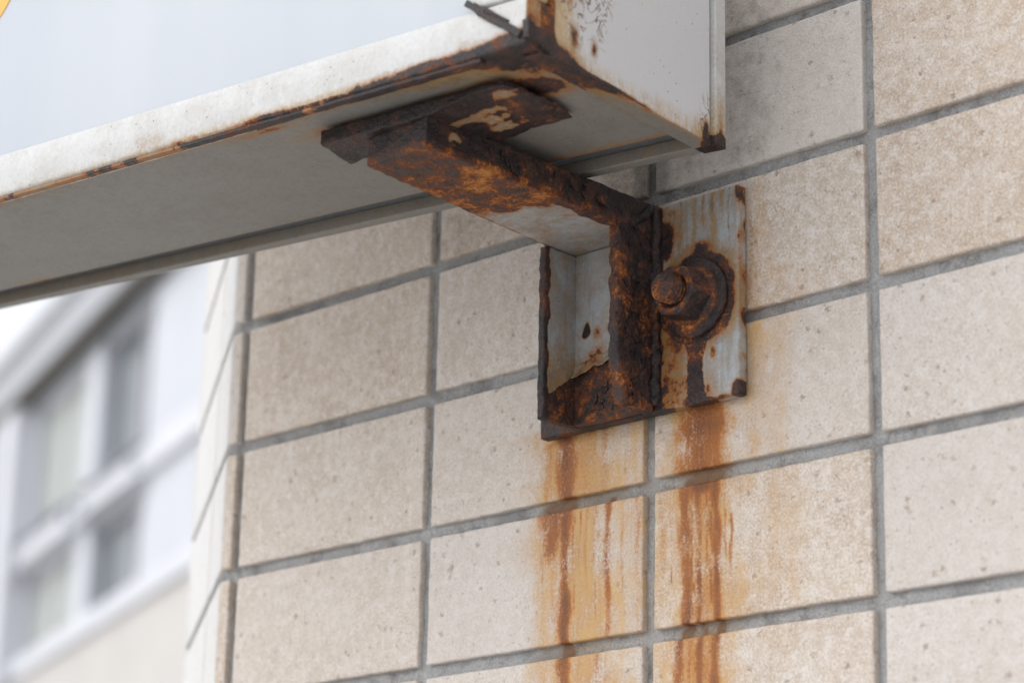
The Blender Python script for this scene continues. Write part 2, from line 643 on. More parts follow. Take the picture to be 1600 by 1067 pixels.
random.seed(4)
K0, K1 = -8, 8
far_tiles = []
for k in range(K0, K1):
    z0, z1 = PITCH*k+3, PITCH*k+63
    for ci, (x0, x1) in enumerate(COLS[:9]):
        near = ci < 5 and -4 <= k <= 3
        stained = ci in (1, 2, 3) and -4 <= k <= 2 and not (ci == 3 and k < -3)
        step = 1.15 if (stained and ci in (1, 2)) else (2.2 if near else 12)
        dz, dx = random.uniform(-.35, .35), random.uniform(-.4, .4)
        V, F = tile_mesh(x0+dx, x1+dx, z0+dz, z1+dz, step, random.uniform(0, 60))
        at = None
        if stained:
            co, ha = stain_field(V[:, 0], V[:, 2], V)
            at = {'core': co, 'halo': ha, 'grime': grime_field(V[:, 0], V[:, 2])}
        V[:, 1] += random.uniform(-.25, .25)
        build('tile', V, F, M_TILE_ST if stained else M_TILE, wall, at)
    # narrow corner piece and the tiles on the return face
    V, F = tile_mesh(CX, -283.4, z0, z1, 2.2, random.uniform(0, 60), .1)
    V[:, 1] = np.where(V[:, 1] > 4, V[:, 1]-3, V[:, 1])
    build('corner_tile', V, F, M_TILE, wall)
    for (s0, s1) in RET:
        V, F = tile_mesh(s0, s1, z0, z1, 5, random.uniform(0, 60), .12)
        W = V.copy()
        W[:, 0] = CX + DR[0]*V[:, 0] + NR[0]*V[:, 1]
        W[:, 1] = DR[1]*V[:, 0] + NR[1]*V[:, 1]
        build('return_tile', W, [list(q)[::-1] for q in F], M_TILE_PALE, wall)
# rows above and below the ones in view, joined
bxs = []
for k in list(range(-29, K0)) + list(range(K1, 26)):
    z0, z1 = PITCH*k+3, PITCH*k+63
    for (x0, x1) in COLS[:9]:
        bxs.append(rbox((x0, 0, z0), (x1, 8, z1), 1.0, 400))
    for (s0, s1) in RET:
        V, F = rbox((s0, 0, z0), (s1, 8, z1), 1.0, 400)
        W = V.copy()
        W[:, 0] = CX + DR[0]*V[:, 0] + NR[0]*V[:, 1]
        W[:, 1] = DR[1]*V[:, 0] + NR[1]*V[:, 1]
        bxs.append((W, [list(q)[::-1] for q in F]))
V, F = join(*bxs)
build('tile_rows', V, F, M_TILE, wall, kind='stuff')

# mortar behind the tiles: fine sheet in view, coarse core behind it
xs = np.arange(-290.6, 300, 1.8)
zs_ = np.arange(-290, 270, 1.8)
A, B = np.meshgrid(xs, zs_, indexing='ij')
P = np.stack([A.ravel(), A.ravel()*0, B.ravel()], 1)
P[:, 1] = 3.5 + .75*fbm(P, 5, 4, 8.0) + .6*fbm(P, 30, 2, 9.0)
idx = np.arange(len(P)).reshape(A.shape)
Q = np.stack([idx[:-1, :-1], idx[1:, :-1], idx[1:, 1:], idx[:-1, 1:]], -1).reshape(-1, 4)
co, ha = stain_field(P[:, 0], P[:, 2], P)
build('mortar_joints', P, Q, M_GROUT, wall, {'core': co, 'halo': ha})


def wall_core():
    ztop = PITCH*26
    e = np.array([CX, 0]) + DR*234
    p0 = np.array([CX, 0]) + NR*4.2 + DR*0.5
    p1 = e + NR*4.2
    back = p1 + np.array([.25, 1.0])*260
    poly = [(p0[0]+2.2, 5.6), (961, 5.6), (961, 420), (back[0], 420), (p1[0], p1[1]), (p0[0], p0[1])]
    V = [(x, y, gz) for x, y in poly]+[(x, y, ztop) for x, y in poly]
    n = len(poly)
    F = [[i, (i+1) % n, n+(i+1) % n, n+i] for i in range(n)] + [list(range(n))[::-1], list(range(n, 2*n))]
    return np.array(V, float), F


V, F = wall_core()
build('mortar_bed', V, F, M_GROUT, wall, smooth=False)

# ------------------------------------------------------------------ sign box
FR, BR = np.array([82.0, -164.5]), np.array([68.7, -32.4])
EF = np.array([-1.0, -0.1264])
EB = np.array([-1.0, -0.1735])
EF /= np.linalg.norm(EF)
EB = EB/np.linalg.norm(EB)
DEP = np.linalg.norm(BR-FR)
ZS = 64.0
LEN, TOP = 455.0, 225.0


def sg(V):
    """(u left along the front, w depth, z) -> world"""
    V = np.asarray(V, float)
    f = FR + V[:, :1]*EF
    b = BR + V[:, :1]*EB
    t = V[:, 1:2]/DEP
    o = np.empty_like(V)
    o[:, :2] = f*(1-t)+b*t
    o[:, 2] = V[:, 2]
    return o


def flipF(F):
    return [list(q)[::-1] for q in F]


sign = thing('sign_box', (60, -100, ZS), 'large white box sign with a rusted lower corner, above the bracket', 'sign')


def corner_rust(u, w, z):
    """rust strength round the low front corner; u,w,z in sign mm"""
    d = np.sqrt((u/1.9)**2 + (w/1.35)**2 + ((z-ZS)/.9)**2)
    return d


def part(name, lo, hi, r, step, mat, field, disp=0.0, parent=sign, warp=None):
    V, F = rbox(lo, hi, r, step)
    if warp is not None:
        V = warp(V)
    at = field(V) if field else {}
    if 'rust' in at:
        at['rust'] = np.clip(at['rust'], 0, 1)
    if disp:
        a = disp*(.25+at['rust'])
        D = np.stack([fbm(V, 6, 4, s) for s in (1.0, 2.0, 3.0)], 1)
        V = V + D*a[:, None]
    return build(name, sg(V), flipF(F), mat, sign if parent is None else parent, at)


# front lower rail
def rail_field(V):
    u, w_, z = V.T
    low = sst(68.5+2.5*sst(140, 60, u), 64.3, z)
    prof = (.52*sst(330, 40, u) + .10)*(1+.75*fbm(V*np.array([1, .2, .6]), 26, 4, 3.6))
    r = low*prof + .52*sst(95, 15, u)*sst(73, 65.5, z) + .75*sst(26, 0, u)*sst(76, 66, z)
    under = (z < ZS+1.5)
    r = np.where(under, np.maximum(r, .20+.45*sst(280, 20, u)*sst(26, 0, w_)), r)
    endf = sst(1.6, .4, u)
    r = np.maximum(r, endf*(.42+.5*sst(6, 14, w_)))
    speck = .30*sst(.2, .6, fbm(V, 60, 3, 4.4))*sst(78, 68, z)
    return {'rust': np.maximum(r, speck), 'dark': .70+.15*sst(200, 0, u), 'stain': .45*sst(72, 66, z)*sst(420, 60, u)+.22*sst(70, 65, z)+1.2*endf+.7*sst(14, 2, u)*sst(76, 68, z)}


def rail_warp(V):
    t = (V[:, 2]-ZS)/20.5
    bulge = np.where(V[:, 1] < 8, -.7*np.sin(np.clip(t*1.05-.05, 0, 1)*math.pi), 0)
    V[:, 1] += bulge
    return V


part('frame_rail', (0, 0, ZS), (LEN, 9, ZS+20.5), 1.5, (2.4, 3, 1.5), M_FRAME, rail_field, .35, warp=rail_warp)


part('rail_end_cap', (.2, 8.4, ZS+.3), (6, 14.6, ZS+20.2), .5, (1, .8, 1), M_FRAME,
     lambda V: {'rust': .50+.50*sst(9.5, 13, V[:, 1]), 'dark': .8+0*V[:, 0], 'stain': 1.2+0*V[:, 0]}, .35)


# stile at the right end of the front
def stile_field(V):
    u, w_, z = V.T
    r = .55*gs(w_, 14, 3.0)*sst(135, 80, z) + .78*sst(86, 68, z)*sst(1.5, 12, w_) + .35*gs(w_, 14, 2.5)
    r = np.where(u > 3, .30*sst(80, 70, z), r)
    return {'rust': r, 'dark': .75 + 0*u, 'stain': np.where(u < 3, 1.25*sst(190, 84, z), .1)}


part('frame_stile', (0, 0, ZS+20.9), (28.5, 14.5, TOP), 1.6, (2.5, 1.5, 1.6), M_FRAME, stile_field, .25)
# open mitre: bent dark metal lips standing off the corner


def lip(lo2, hi2, thick, out, name):
    V, F = rbox((0, 0, 0), (1, 1, 1), 0, (.03, .5, .2))
    a, b = np.array(lo2), np.array(hi2)
    d = b-a
    n = np.array([-d[1], d[0]])/np.linalg.norm(d)
    wv = thick*(.55+.45*np.sin(V[:, 0]*2.2+.5))+.9*fbm(V*np.array([34, 1, 1]), 6, 3, 2.2)
    pu = a[0]+d[0]*V[:, 0]+n[0]*(V[:, 2]-.5)*wv
    pz = a[1]+d[1]*V[:, 0]+n[1]*(V[:, 2]-.5)*wv
    pw = -out*(.3+.7*np.sin(V[:, 0]*math.pi))*(1-V[:, 1]) - .9 + V[:, 1]*1.2
    return build(name, sg(np.stack([pu, pw, pz], 1)), F, M_BRK, sign, {'rust': 1.0, 'dark': 1.0, 'stain': 0.0})


lip((30.5, 88.5), (3.0, 68.0), 3.6, .9, 'mitre_lip')
lip((26.0, 87.0), (9.0, 75.0), 1.1, 1.6, 'mitre_lip')
V, F = rbox((-.9, -.9, 66), (2.4, 14.0, 74.0), .7, .8)
t_ = V[:, 1]/15.0
V[:, 2] += -2.5*t_ + 1.6*fbm(V, 6, 4, 3.3)
V[:, 0] += .5*fbm(V, 4, 3, 5.3)
build('corner_cleat', sg(V), flipF(F), M_BRK, sign, {'rust': 1.0, 'dark': 1.0, 'stain': 0.0})

# white face and its printed mark
part('face_panel', (28.7, 3.0, ZS+20.7), (LEN, 6.0, TOP), .3, (40, 3, 40), M_PANEL, None)


# end panel
def end_field(V):
    u, w_, z = V.T
    h = z-ZS
    r = .95*sst(13, 0, h)*sst(52, 15, w_) + .85*sst(3.2, .4, h)*sst(92, 50, w_) + .30*sst(2.5, 0, h)
    r += .85*gs(w_, 15, 2.6)*sst(75, 15, h) + .45*gs(w_, 15, 2.0)
    scab = 0*u
    for (cw, ch, rw, rh, s) in ((27, 31, 2.0, 7.0, .62), (28.5, 37, 1.5, 9, .42), (43, 13, 3.0, 6, .50), (30, 12, 4, 8, .50)):
        scab = np.maximum(scab, s*np.exp(-(((w_-cw)/rw)**2+((h-ch)/rh)**2)))
    r = np.maximum(r, scab*1.05)
    r = np.maximum(r, .75*gs(w_, 122, 4)*sst(16, 3, h))
    st = 1.1*sst(44, 14, w_)*sst(95, 25, h) + .55*sst(14, 2, h) + .3*gs(w_, 119, 6)*sst(45, 10, h)
    return {'rust': r, 'dark': .50+.3*sst(25, 0, h), 'stain': st,
            'curl': 1.0*np.exp(-(((w_-36)/20)**2+((h-38)/26)**2)) + .6*gs(w_, 122, 8)*sst(40, 5, h)}


part('end_panel', (.6, 14.7, ZS), (3.0, 124.9, TOP), .4, (2, 1.1, 1.1), M_END, end_field, .18)
# paint skin that has lifted off beside the back post
part('back_post', (-1.4, 126.2, ZS-.6), (9, DEP+1.2, TOP), .6, (3, 1.4, 2.0), M_FRAME,
     lambda V: {'rust': .85*sst(71.5, 65, V[:, 2]) + .45*sst(98, 72, V[:, 2])*gs(V[:, 1], 130, 2.2), 'dark': .95+0*V[:, 0],
                'stain': .25+.6*sst(95, 66, V[:, 2])}, .30)
part('post_groove', (1.6, 124.9, ZS), (4, 126.2, TOP), .2, (3, 2, 30), M_GROOVE_SHADE, None)


# dirty seam under the front rail
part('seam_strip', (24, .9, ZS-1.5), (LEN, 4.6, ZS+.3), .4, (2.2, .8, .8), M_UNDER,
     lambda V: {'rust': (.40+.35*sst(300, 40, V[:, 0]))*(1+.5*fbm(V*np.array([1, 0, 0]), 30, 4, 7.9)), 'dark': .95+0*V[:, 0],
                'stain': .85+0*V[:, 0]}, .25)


# underside
def under_field(V):
    u, w_, z = V.T
    d = np.sqrt((u/1.0)**2+(w_/.9)**2)
    r = (1.0*sst(56, 12, d) + .55*gs(w_, 7, 5)*sst(400, 40, u))*(1+.45*fbm(V, 18, 4, 5.9)) + .25*gs(w_, 4, 6)
    r = np.maximum(r, .62*gs(u, 45, 26)*gs(w_, 34, 12)+.62*gs(u, 23, 14)*gs(w_, 42, 11))
    r = np.maximum(r, .40*gs(w_, 111, 4.5)*sst(-.05, .4, fbm(V*np.array([1, 0, 0]), 70, 2, 6.1)))
    r = np.maximum(r, .52*gs(u, 150, 26)*gs(w_, 14, 4))
    r = np.maximum(r, .45*gs(u, 120, 30)*gs(w_, 30, 9))
    return {'rust': r, 'dark': .55+.3*sst(60, 0, u), 'stain': .95*sst(26, 6, w_)*(.62+.8*fbm(V, 60, 4, 2.4)) + .55*sst(85, 30, d) + .35*gs(w_, 111, 6)}


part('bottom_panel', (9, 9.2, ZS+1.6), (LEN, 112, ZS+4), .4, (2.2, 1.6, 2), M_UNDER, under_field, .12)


def flange_field(V):
    u, w_, z = V.T
    r = .95*sst(70, 25, w_) + .42*gs(u, 0, 3) + .8*sst(118, 127, w_)*gs(u, 2, 4)
    return {'rust': r, 'dark': .65+0*u, 'stain': .65*sst(100, 30, w_)+.22}


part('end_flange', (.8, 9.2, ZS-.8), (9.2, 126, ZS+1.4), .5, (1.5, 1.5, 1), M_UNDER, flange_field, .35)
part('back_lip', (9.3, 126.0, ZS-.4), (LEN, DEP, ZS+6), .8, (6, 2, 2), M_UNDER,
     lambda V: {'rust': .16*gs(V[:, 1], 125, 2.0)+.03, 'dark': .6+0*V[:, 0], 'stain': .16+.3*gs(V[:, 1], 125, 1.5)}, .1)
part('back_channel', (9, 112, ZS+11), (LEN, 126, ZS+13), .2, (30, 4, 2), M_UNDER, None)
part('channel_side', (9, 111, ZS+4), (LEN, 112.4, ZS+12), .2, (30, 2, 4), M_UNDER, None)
part('rear_panel', (9, DEP-2, ZS+6), (LEN, DEP-.5, TOP), .2, (60, 2, 60), M_END, None)
part('top_panel', (1, 6.1, TOP-3), (LEN, DEP-2.1, TOP-.5), .2, (60, 30, 2), M_END, None)
part('far_end_panel', (LEN+.2, 0, ZS), (LEN+2.4, DEP, TOP), .3, (2, 30, 60), M_END, None)

# printed mark on the face: only its lower right edge is in view
ang = np.linspace(0, 2*math.pi, 72, endpoint=False)
cu, cz, ra, rb = 357.0, 192.0, 60.0, 54.0
mk = np.stack([cu+ra*np.cos(ang), np.full(72, 2.55), cz+rb*np.sin(ang)], 1)
mk2 = mk.copy()
mk2[:, 1] = 3.05
V = np.concatenate([mk, mk2])
F = [list(range(72)), list(range(143, 71, -1))] + [[i, 72+i, 72+(i+1) % 72, (i+1) % 72] for i in range(72)]
build('printed_mark', sg(V), F, M_YELLOW, sign, smooth=False)

# ------------------------------------------------------------------ bracket
brk = thing('wall_bracket', (0, -4, -36), 'rusty grey steel bracket on the tiled wall holding the sign from below', 'bracket')


def bpart(name, VF, field, disp, mapf=None, parent=None, mat=None, dsize=5):
    V, F = VF
    at = field(V)
    for k in at:
        at[k] = np.clip(np.broadcast_to(at[k], (len(V),)).astype(float), 0, 1.0)
    W = mapf(V) if mapf is not None else V
    D = np.stack([fbm(W, dsize, 4, s) for s in (1.5, 2.5, 3.5)], 1)
    W = W + D*(disp*(.12+at['rust']))[:, None]
    return build(name, W, F, mat or M_BRK, parent or brk, at)


BX, BZ = 33.5, 10.7


# plate on the wall
def plate_field(V):
    x, y, z = V.T
    wx = x + 1.2*fbm(V, 9, 3, 4.0)
    wz = z + 1.2*fbm(V, 9, 3, 6.0)
    r = .95*sst(16.5, 11.0, wx)
    r = np.maximum(r, .90*np.exp(-(((wx-14)/8.5)**2+((wz-42)/11)**2)))
    r = np.maximum(r, .52*np.exp(-(((wx-16)/6)**2+((wz-20)/9)**2)))
    d = np.hypot(wx-BX, wz-BZ)
    r = np.maximum(r, .80*sst(27, 17.5, d)*(.80+.35*sst(-4, 6, wz-BZ)*0+.2*sst(0, 12, wx-BX)))
    r = np.maximum(r, .62*np.exp(-(((wx-36)/11)**2+((wz-33)/5.5)**2)))
    hw = 5.2+2.6*sst(-22, -36, z)+2.5*sst(-16, -6, z)
    r = np.maximum(r, .86*np.exp(-(np.abs(wx-32.6)/hw)**2.4)*sst(4, -6, z)*(1+.15*fbm(V, 8, 3, 3.1)))
    r = np.maximum(r, .58*gs(wx, 42, 3.2)*gs(wz, -15, 5)+.5*gs(wx, 40, 3)*gs(wz, -31, 6))
    r = np.maximum(r, .43*np.exp(-(((wx-17)/8)**2+((wz+14)/26)**4)))
    r = np.maximum(r, .50*sst(54.2, 56.8, x)*(.85+.6*fbm(V, 9, 3, 7.7)))
    r = np.maximum(r, .60*sst(-31.5, -36, z)*(.8+.7*fbm(V, 14, 3, 2.7)))
    r = np.maximum(r, .85*np.exp(-(((x-56)/4.2)**2+((z+34)/6)**2)))
    r = np.maximum(r, .80*np.exp(-(((x-57)/2.6)**2+((z-56)/7)**2)))
    r = np.maximum(r, .95*sst(-36, -42, x))
    r = np.maximum(r, (.14*sst(34, 18, wx)+.08*sst(50, 30, wx)*sst(20, -10, z)+.22)*(1+.35*fbm(V, 7, 3, 8.8)))
    st = .78*gs(wx, 31.5, 2.2)*sst(28, 34, z) + .78*gs(wx, 42.5, 1.8)*sst(26, 36, z)
    for dx_, dw_, dz_ in ((24, 1.5, 30), (37, 1.2, 40), (47.5, 1.3, 44), (51.5, .9, 30)):
        st = np.maximum(st, .8*gs(wx, dx_, dw_)*sst(dz_-8, dz_+10, z))
    st = np.maximum(st, .70*sst(31, 22, wx)*(.75+.3*fbm(V, 12, 3, 9.1)))
    st = np.maximum(st, 1.3*np.exp(-(((wx-18)/11)**2+((wz+14)/28)**4)))
    st = np.maximum(st, .55*sst(0, -30, z)*gs(wx, 42, 6))
    st = np.maximum(st, .95*sst(31, 21, d))
    return {'rust': r, 'dark': .55+.40*sst(20, 12, wx)+.22*np.exp(-(np.abs(wx-32.6)/6)**4)*sst(0, -8, z)-.3*sst(22, 26, d)*sst(30, 26, d), 'stain': st}


bpart('wall_plate', rbox((-59.5, -7, -36), (56.5, -1.2, 58.5), 1.1, (.85, 2, .85)), plate_field, .26)


# upright: channel with its open side towards the street
def up_field(V):
    x, y, z = V.T
    wx = x+1.0*fbm(V, 8, 3, 3.0)
    wz = z+1.6*fbm(V, 8, 4, 5.0)
    r = .98*sst(1.0, 3.6, wx)                                       # right flange
    edgeL = sst(-28.5, -31.2, y+1.2*fbm(V, 6, 3, 1.7))*sst(-30, -33.5, x)
    r = np.maximum(r, 1.0*edgeL)
    foot = sst(-9.5, -12.0, wz - (np.clip(x, -33, 4)+30)*.16 + np.clip(-12.6-y, 0, 30)*.85)
    r = np.maximum(r, .97*foot)                                     # bare foot
    r = np.maximum(r, 1.0*np.exp(-(((wx+26)/3.1)**2.0+((wz-7.3)/4.6)**2.0)**1.5))      # bare spot on the web
    r = np.maximum(r, .56*np.exp(-(((wx+20)/4)**2+((wz-5)/6)**2)))
    r = np.maximum(r, .52*np.exp(-(((wx+20)/8)**2+((wz+5)/6)**2)))
    r = np.maximum(r, .40*sst(-31.5, -35.5, x)*sst(20, -10, z))
    r = np.maximum(r, .24+.10*fbm(V, 10, 3, 4.6))
    st = .60*sst(4, -14, z) + .22*gs(x, -32, 4) + .12*gs(z, 42, 6) + .35*sst(-22, -15, x)*sst(14, 2, z)
    return {'rust': r, 'dark': .72+.25*edgeL-.16*foot, 'stain': st}


fl = rbox((-37.3, -32.5, -36), (-33.2, -8, 44.2), .9, (1, .9, .9))
wb = rbox((-33.4, -12.6, -35.6), (4.0, -8.2, 44.2), .4, (.9, 2, .9))
frr = rbox((3.6, -31.5, -35.6), (9.8, -7.2, 46), 1.4, (.9, .9, .9))
upr = bpart('upright', wb, up_field, .18)
bpart('upright_flange', fl, up_field, .40, dsize=4)


def flange_jag(V):
    W = V.copy()
    W[:, 1] += np.where(V[:, 1] < -24, 1.0*fbm(V*np.array([0, 0, 1]), 9, 4, 1.1)+sst(-14, -36, V[:, 2])*4, 0)
    W[:, 0] += np.where(V[:, 0] < 5, 1.0*fbm(V*np.array([0, 1, 1]), 6, 4, 2.1), 0)
    return W


bpart('upright_flange', frr, up_field, .50, flange_jag, dsize=4)
# peeling paint skirt over the bare foot of the web
n = 60
xs = np.linspace(-33, 3.6, n)
lo = -14.5 + (xs+33)*.22 + 2.0*fbm(np.stack([xs, xs*0, xs*0], 1), 7, 4, 4.2)
rows = []
for j, t in enumerate(np.linspace(0, 1, 9)):
    z = lo + (1-t)*6.0
    y = -13.0 - 2.6*t**2 - .5*fbm(np.stack([xs, xs*0+j, z], 1), 6, 3, 1.2)*t
    rows.append(np.stack([xs, y, z], 1))
G = np.array(rows)
Gb = G + np.array([0, .55, 0])
Vv = np.concatenate([G.reshape(-1, 3), Gb.reshape(-1, 3)])
ix = np.arange(9*n).reshape(9, n)
F = []
for j in range(8):
    for i in range(n-1):
        F.append([ix[j, i], ix[j+1, i], ix[j+1, i+1], ix[j, i+1]])
        F.append([9*n+ix[j, i], 9*n+ix[j, i+1], 9*n+ix[j+1, i+1], 9*n+ix[j+1, i]])
for i in range(n-1):
    F.append([ix[8, i], 9*n+ix[8, i], 9*n+ix[8, i+1], ix[8, i+1]])
    F.append([ix[0, i+1], 9*n+ix[0, i+1], 9*n+ix[0, i], ix[0, i]])
wz = Vv[:, 2]
build('peeling_paint', Vv, F, M_BRK, brk,
      {'rust': np.clip(.30+.25*fbm(Vv, 9, 3, 3.9), 0, 1), 'dark': .8, 'stain': .55})


# arm under the sign
def arm_map(V):
    """a across 0..1 (left to right), b along 0..1 (front to wall), c up 0..1"""
    a, b, c = V[:, 0]/46.0, (V[:, 1]+150)/140.0, (V[:, 2]-44.5)/14.0
    xl = -24.0 + (-37.3+24.0)*b
    xr = 11.5 + (9.8-11.5)*b
    zt = 59.0 + .8*b
    W = V.copy()
    W[:, 0] = xl*(1-a)+xr*a
    W[:, 2] = 44.5*(1-c)+zt*c
    return W


def arm_field(V):
    a, y, z = V.T
    u = a/46.0
    wy = y+5*fbm(V, 16, 4, 2.0)
    und = z < 47.5
    r = sst(-66, -92, wy - 14*u)*.95
    r = np.maximum(r, .95*sst(.80, .92, u+.04*fbm(V, 8, 3, 7.0)))
    r = np.maximum(r, .55*sst(.10, .0, u))
    r = np.maximum(r, .27+.10*fbm(V, 10, 3, 6.6))
    r = np.where(und, r, np.maximum(r, .98))
    # a scrap of paint left on the right side, near the front end
    scrap = np.exp(-(((y+134)/5.0)**2+((z-52)/3.2)**2))*(u > .85)
    r = r - .95*scrap
    orange = .55*sst(-60, -80, y)*np.where(und, 1, .0) + .35*sst(-40, -70, y)*sst(-110, -80, y)*np.where(und, 0, 1)
    return {'rust': r, 'dark': .92-.62*orange-.25*sst(-140, -125, y)*np.where(und, 1, 0)+.15*sst(-144, -149, y), 'stain': .75*sst(-55, -85, wy)}


bpart('arm', rbox((0, -150, 44.5), (46, -7.4, 58.5), 1.0, (.9, .95, .9)), arm_field, .45, arm_map, dsize=6)


# plate welded to the arm under the sign
def mp_map(V):
    W = V.copy()
    # local: x along sign 0..113 from the left tip, y depth 0..50
    e = np.array([.9922, .1247])
    p = np.array([-44.5, -158.5])
    n_ = np.array([-.1247, .9922])
    yy = V[:, 1:2]*(.52+.48*sst(14, 44, V[:, :1]))
    xl = V[:, :1] - .17*yy*np.clip(1-V[:, :1]/70, 0, 1)
    W[:, :2] = p + xl*e + yy*n_
    return W


def mp_field(V):
    x, y, z = V.T
    r = .80 + .30*fbm(V, 14, 3, 1.4)
    r -= .42*np.exp(-(((x-76)/14)**2+((y-26)/12)**2))*(1+1.2*fbm(V, 7, 4, 6.4))
    r -= .50*np.exp(-(((x-62)/18)**2+((y-16)/3)**2))
    r -= .45*np.exp(-(((x-92)/9)**2+((y-8)/5)**2))
    return {'rust': r, 'dark': .95-.50*sst(72, 95, x)*sst(10, 30, y)-.45*gs(x, 25, 16)*gs(y, 14, 8), 'stain': .7+0*x}


def mp_jag(V):
    W = mp_map(V)
    thin = 5.2*sst(46, 92, V[:, 0] + 6*fbm(V, 16, 3, 7.2)) + 2.5*sst(26, 46, V[:, 1])*sst(40, 70, V[:, 0])
    W[:, 2] = 63.6 - (63.6-V[:, 2])*(1-thin/8.5)
    W[:, 1] += np.where(V[:, 1] > 38, 3.0*fbm(V, 12, 3, 2.9), 0)
    W[:, 0] += np.where(V[:, 0] > 88, 3.0*fbm(V, 11, 3, 4.9), 0)
    return W


bpart('sign_plate', rbox((0, 0, 57.0), (98, 46, 63.6), 1.0, (.95, .95, 1.2)), mp_field, .55, mp_jag, dsize=7)

# weld beads and scale along the root of the upright and under the arm
def bead(p0, p1, rad, name, seedv):
    n, sgm = 60, 10
    V, F = [], []
    p0, p1 = np.array(p0, float), np.array(p1, float)
    d = p1-p0
    d /= np.linalg.norm(d)
    t = np.array([1.0, 0, 0]) if abs(d[0]) < .8 else np.array([0, 0, 1.0])
    e1 = np.cross(d, t)
    e1 /= np.linalg.norm(e1)
    e2 = np.cross(d, e1)
    for i in range(n):
        c = p0+(p1-p0)*i/(n-1)
        for k in range(sgm):
            a = 2*math.pi*k/sgm
            V.append(c+(e1*math.cos(a)+e2*math.sin(a))*rad*(.35 if i in (0, n-1) else 1))
    for i in range(n-1):
        for k in range(sgm):
            F.append([i*sgm+k, i*sgm+(k+1) % sgm, (i+1)*sgm+(k+1) % sgm, (i+1)*sgm+k])
    F.append(list(range(sgm))[::-1])
    F.append(list(range((n-1)*sgm, n*sgm)))
    V = np.array(V)
    D = np.stack([fbm(V, 4.5, 4, seedv+s) for s in (0, 1, 2)], 1)
    V = V+D*rad*.55
    build(name, V, F, M_BRK, brk, {'rust': np.full(len(V), 1.0), 'dark': np.full(len(V), .92), 'stain': np.zeros(len(V))})


bead((10.5, -8, 58), (10.5, -8, -33), 2.6, 'weld_bead', 1.0)
bead((9.0, -24, 46.5), (10.2, -9, 57), 2.2, 'weld_bead', 7.0)

# loose rust scale: thin curled scabs lying on the bare steel
def scabs(name, spots, n, size, seedv):
    """spots = list of (origin, e1, len1, e2, len2, outward normal, dark)"""
    rg = np.random.RandomState(seedv)
    V, F, dk = [], [], []
    area = np.array([sp[2]*sp[4] for sp in spots], float)
    pick = rg.choice(len(spots), n, p=area/area.sum())
    for q in pick:
        o, e1, l1, e2, l2, nn, d0 = spots[q]
        o, e1, e2, nn = (np.array(v, float) for v in (o, e1, e2, nn))
        c = o + e1*l1*rg.rand() + e2*l2*rg.rand()
        rad = size*(.5+1.1*rg.rand()**2)
        k = 9
        th = np.linspace(0, 2*math.pi, k, endpoint=False)+rg.rand()*6
        rr = rad*(.55+.6*rg.rand(k))
        el = .45+.5*rg.rand()
        tilt = rg.normal(size=2)*.045
        a, b = rr*np.cos(th), rr*np.sin(th)*el
        ph = rg.rand()*6.3
        a, b = a*math.cos(ph)-b*math.sin(ph), a*math.sin(ph)+b*math.cos(ph)
        lift = .10+.16*rg.rand()+a*tilt[0]+b*tilt[1]
        n0 = len(V)
        V.append(c+nn*(lift.mean()+.10))
        for i in range(k):
            V.append(c+e1*a[i]+e2*b[i]+nn*max(.06, lift[i]))
        for i in range(k):
            V.append(c+e1*a[i]*.85+e2*b[i]*.85-nn*.35)
        for i in range(k):
            j = (i+1) % k
            F.append([n0, n0+1+i, n0+1+j])
            F.append([n0+1+i, n0+1+k+i, n0+1+k+j, n0+1+j])
        dk += [min(1.0, max(0.2, d0+rg.normal()*.22))]*(2*k+1)
    V = np.array(V)
    o = build(name, V, F, M_BRK, brk, {'rust': np.ones(len(V)), 'dark': np.array(dk), 'stain': np.zeros(len(V))}, smooth=False, kind='stuff')
    return o


scabs('rust_scale', [
    ((11.4, -142, 48), (0, 1, 0), 100, (0, 0, 1), 7, (1, 0, 0), .80),
    ((10.1, -29, -33), (0, 1, 0), 18, (0, 0, 1), 86, (1, 0, 0), .85),
    ((-31, -13.0, -34), (1, 0, 0), 33, (0, 0, 1), 17, (0, -1, 0), .72),
    ((11, -7.3, -30), (1, 0, 0), 5, (0, 0, 1), 84, (0, -1, 0), .80)], 64, 2.9, 11)

# anchor bolt
bolt_e = bpart('anchor_bolt', cyl((BX, -7, BZ), (0, -1, 0), 6, 30, 40,
               [(0, 6.2), (12, 6.2), (14.0, 5.7), (15.0, 6.3), (16.0, 5.7), (17.0, 6.3), (18.0, 5.7), (19.0, 6.3), (20.0, 5.7),
                (21.0, 6.3), (22.0, 5.8), (23.0, 6.2), (23.8, 5.5), (24.0, 4.4), (24.1, 3), (24.15, .01)]),
               lambda V: {'rust': 1.0+0*V[:, 0], 'dark': .72+.15*sst(-30.6, -31, V[:, 1]), 'stain': 0*V[:, 0]}, .12, dsize=3.2)
sharpen(bolt_e, 40)
prof = [(0, .01), (0, 10), (0, 17.0), (.4, 17.6), (1.2, 17.9), (2.4, 17.6), (3.0, 17.0), (3.1, 14.5), (3.4, 12.8), (4.6, 12.2), (5.3, 10.8), (5.4, 7), (5.4, .01)]
bpart('washer', cyl((BX, -7, BZ), (0, -1, 0), 0, 0, 72, prof),
      lambda V: {'rust': 1.0+0*V[:, 0], 'dark': .88-.45*gs(np.hypot(V[:, 0]-BX, V[:, 2]-BZ), 13, 1.2), 'stain': 0*V[:, 0]}, .38, parent=bolt_e, dsize=3.6)


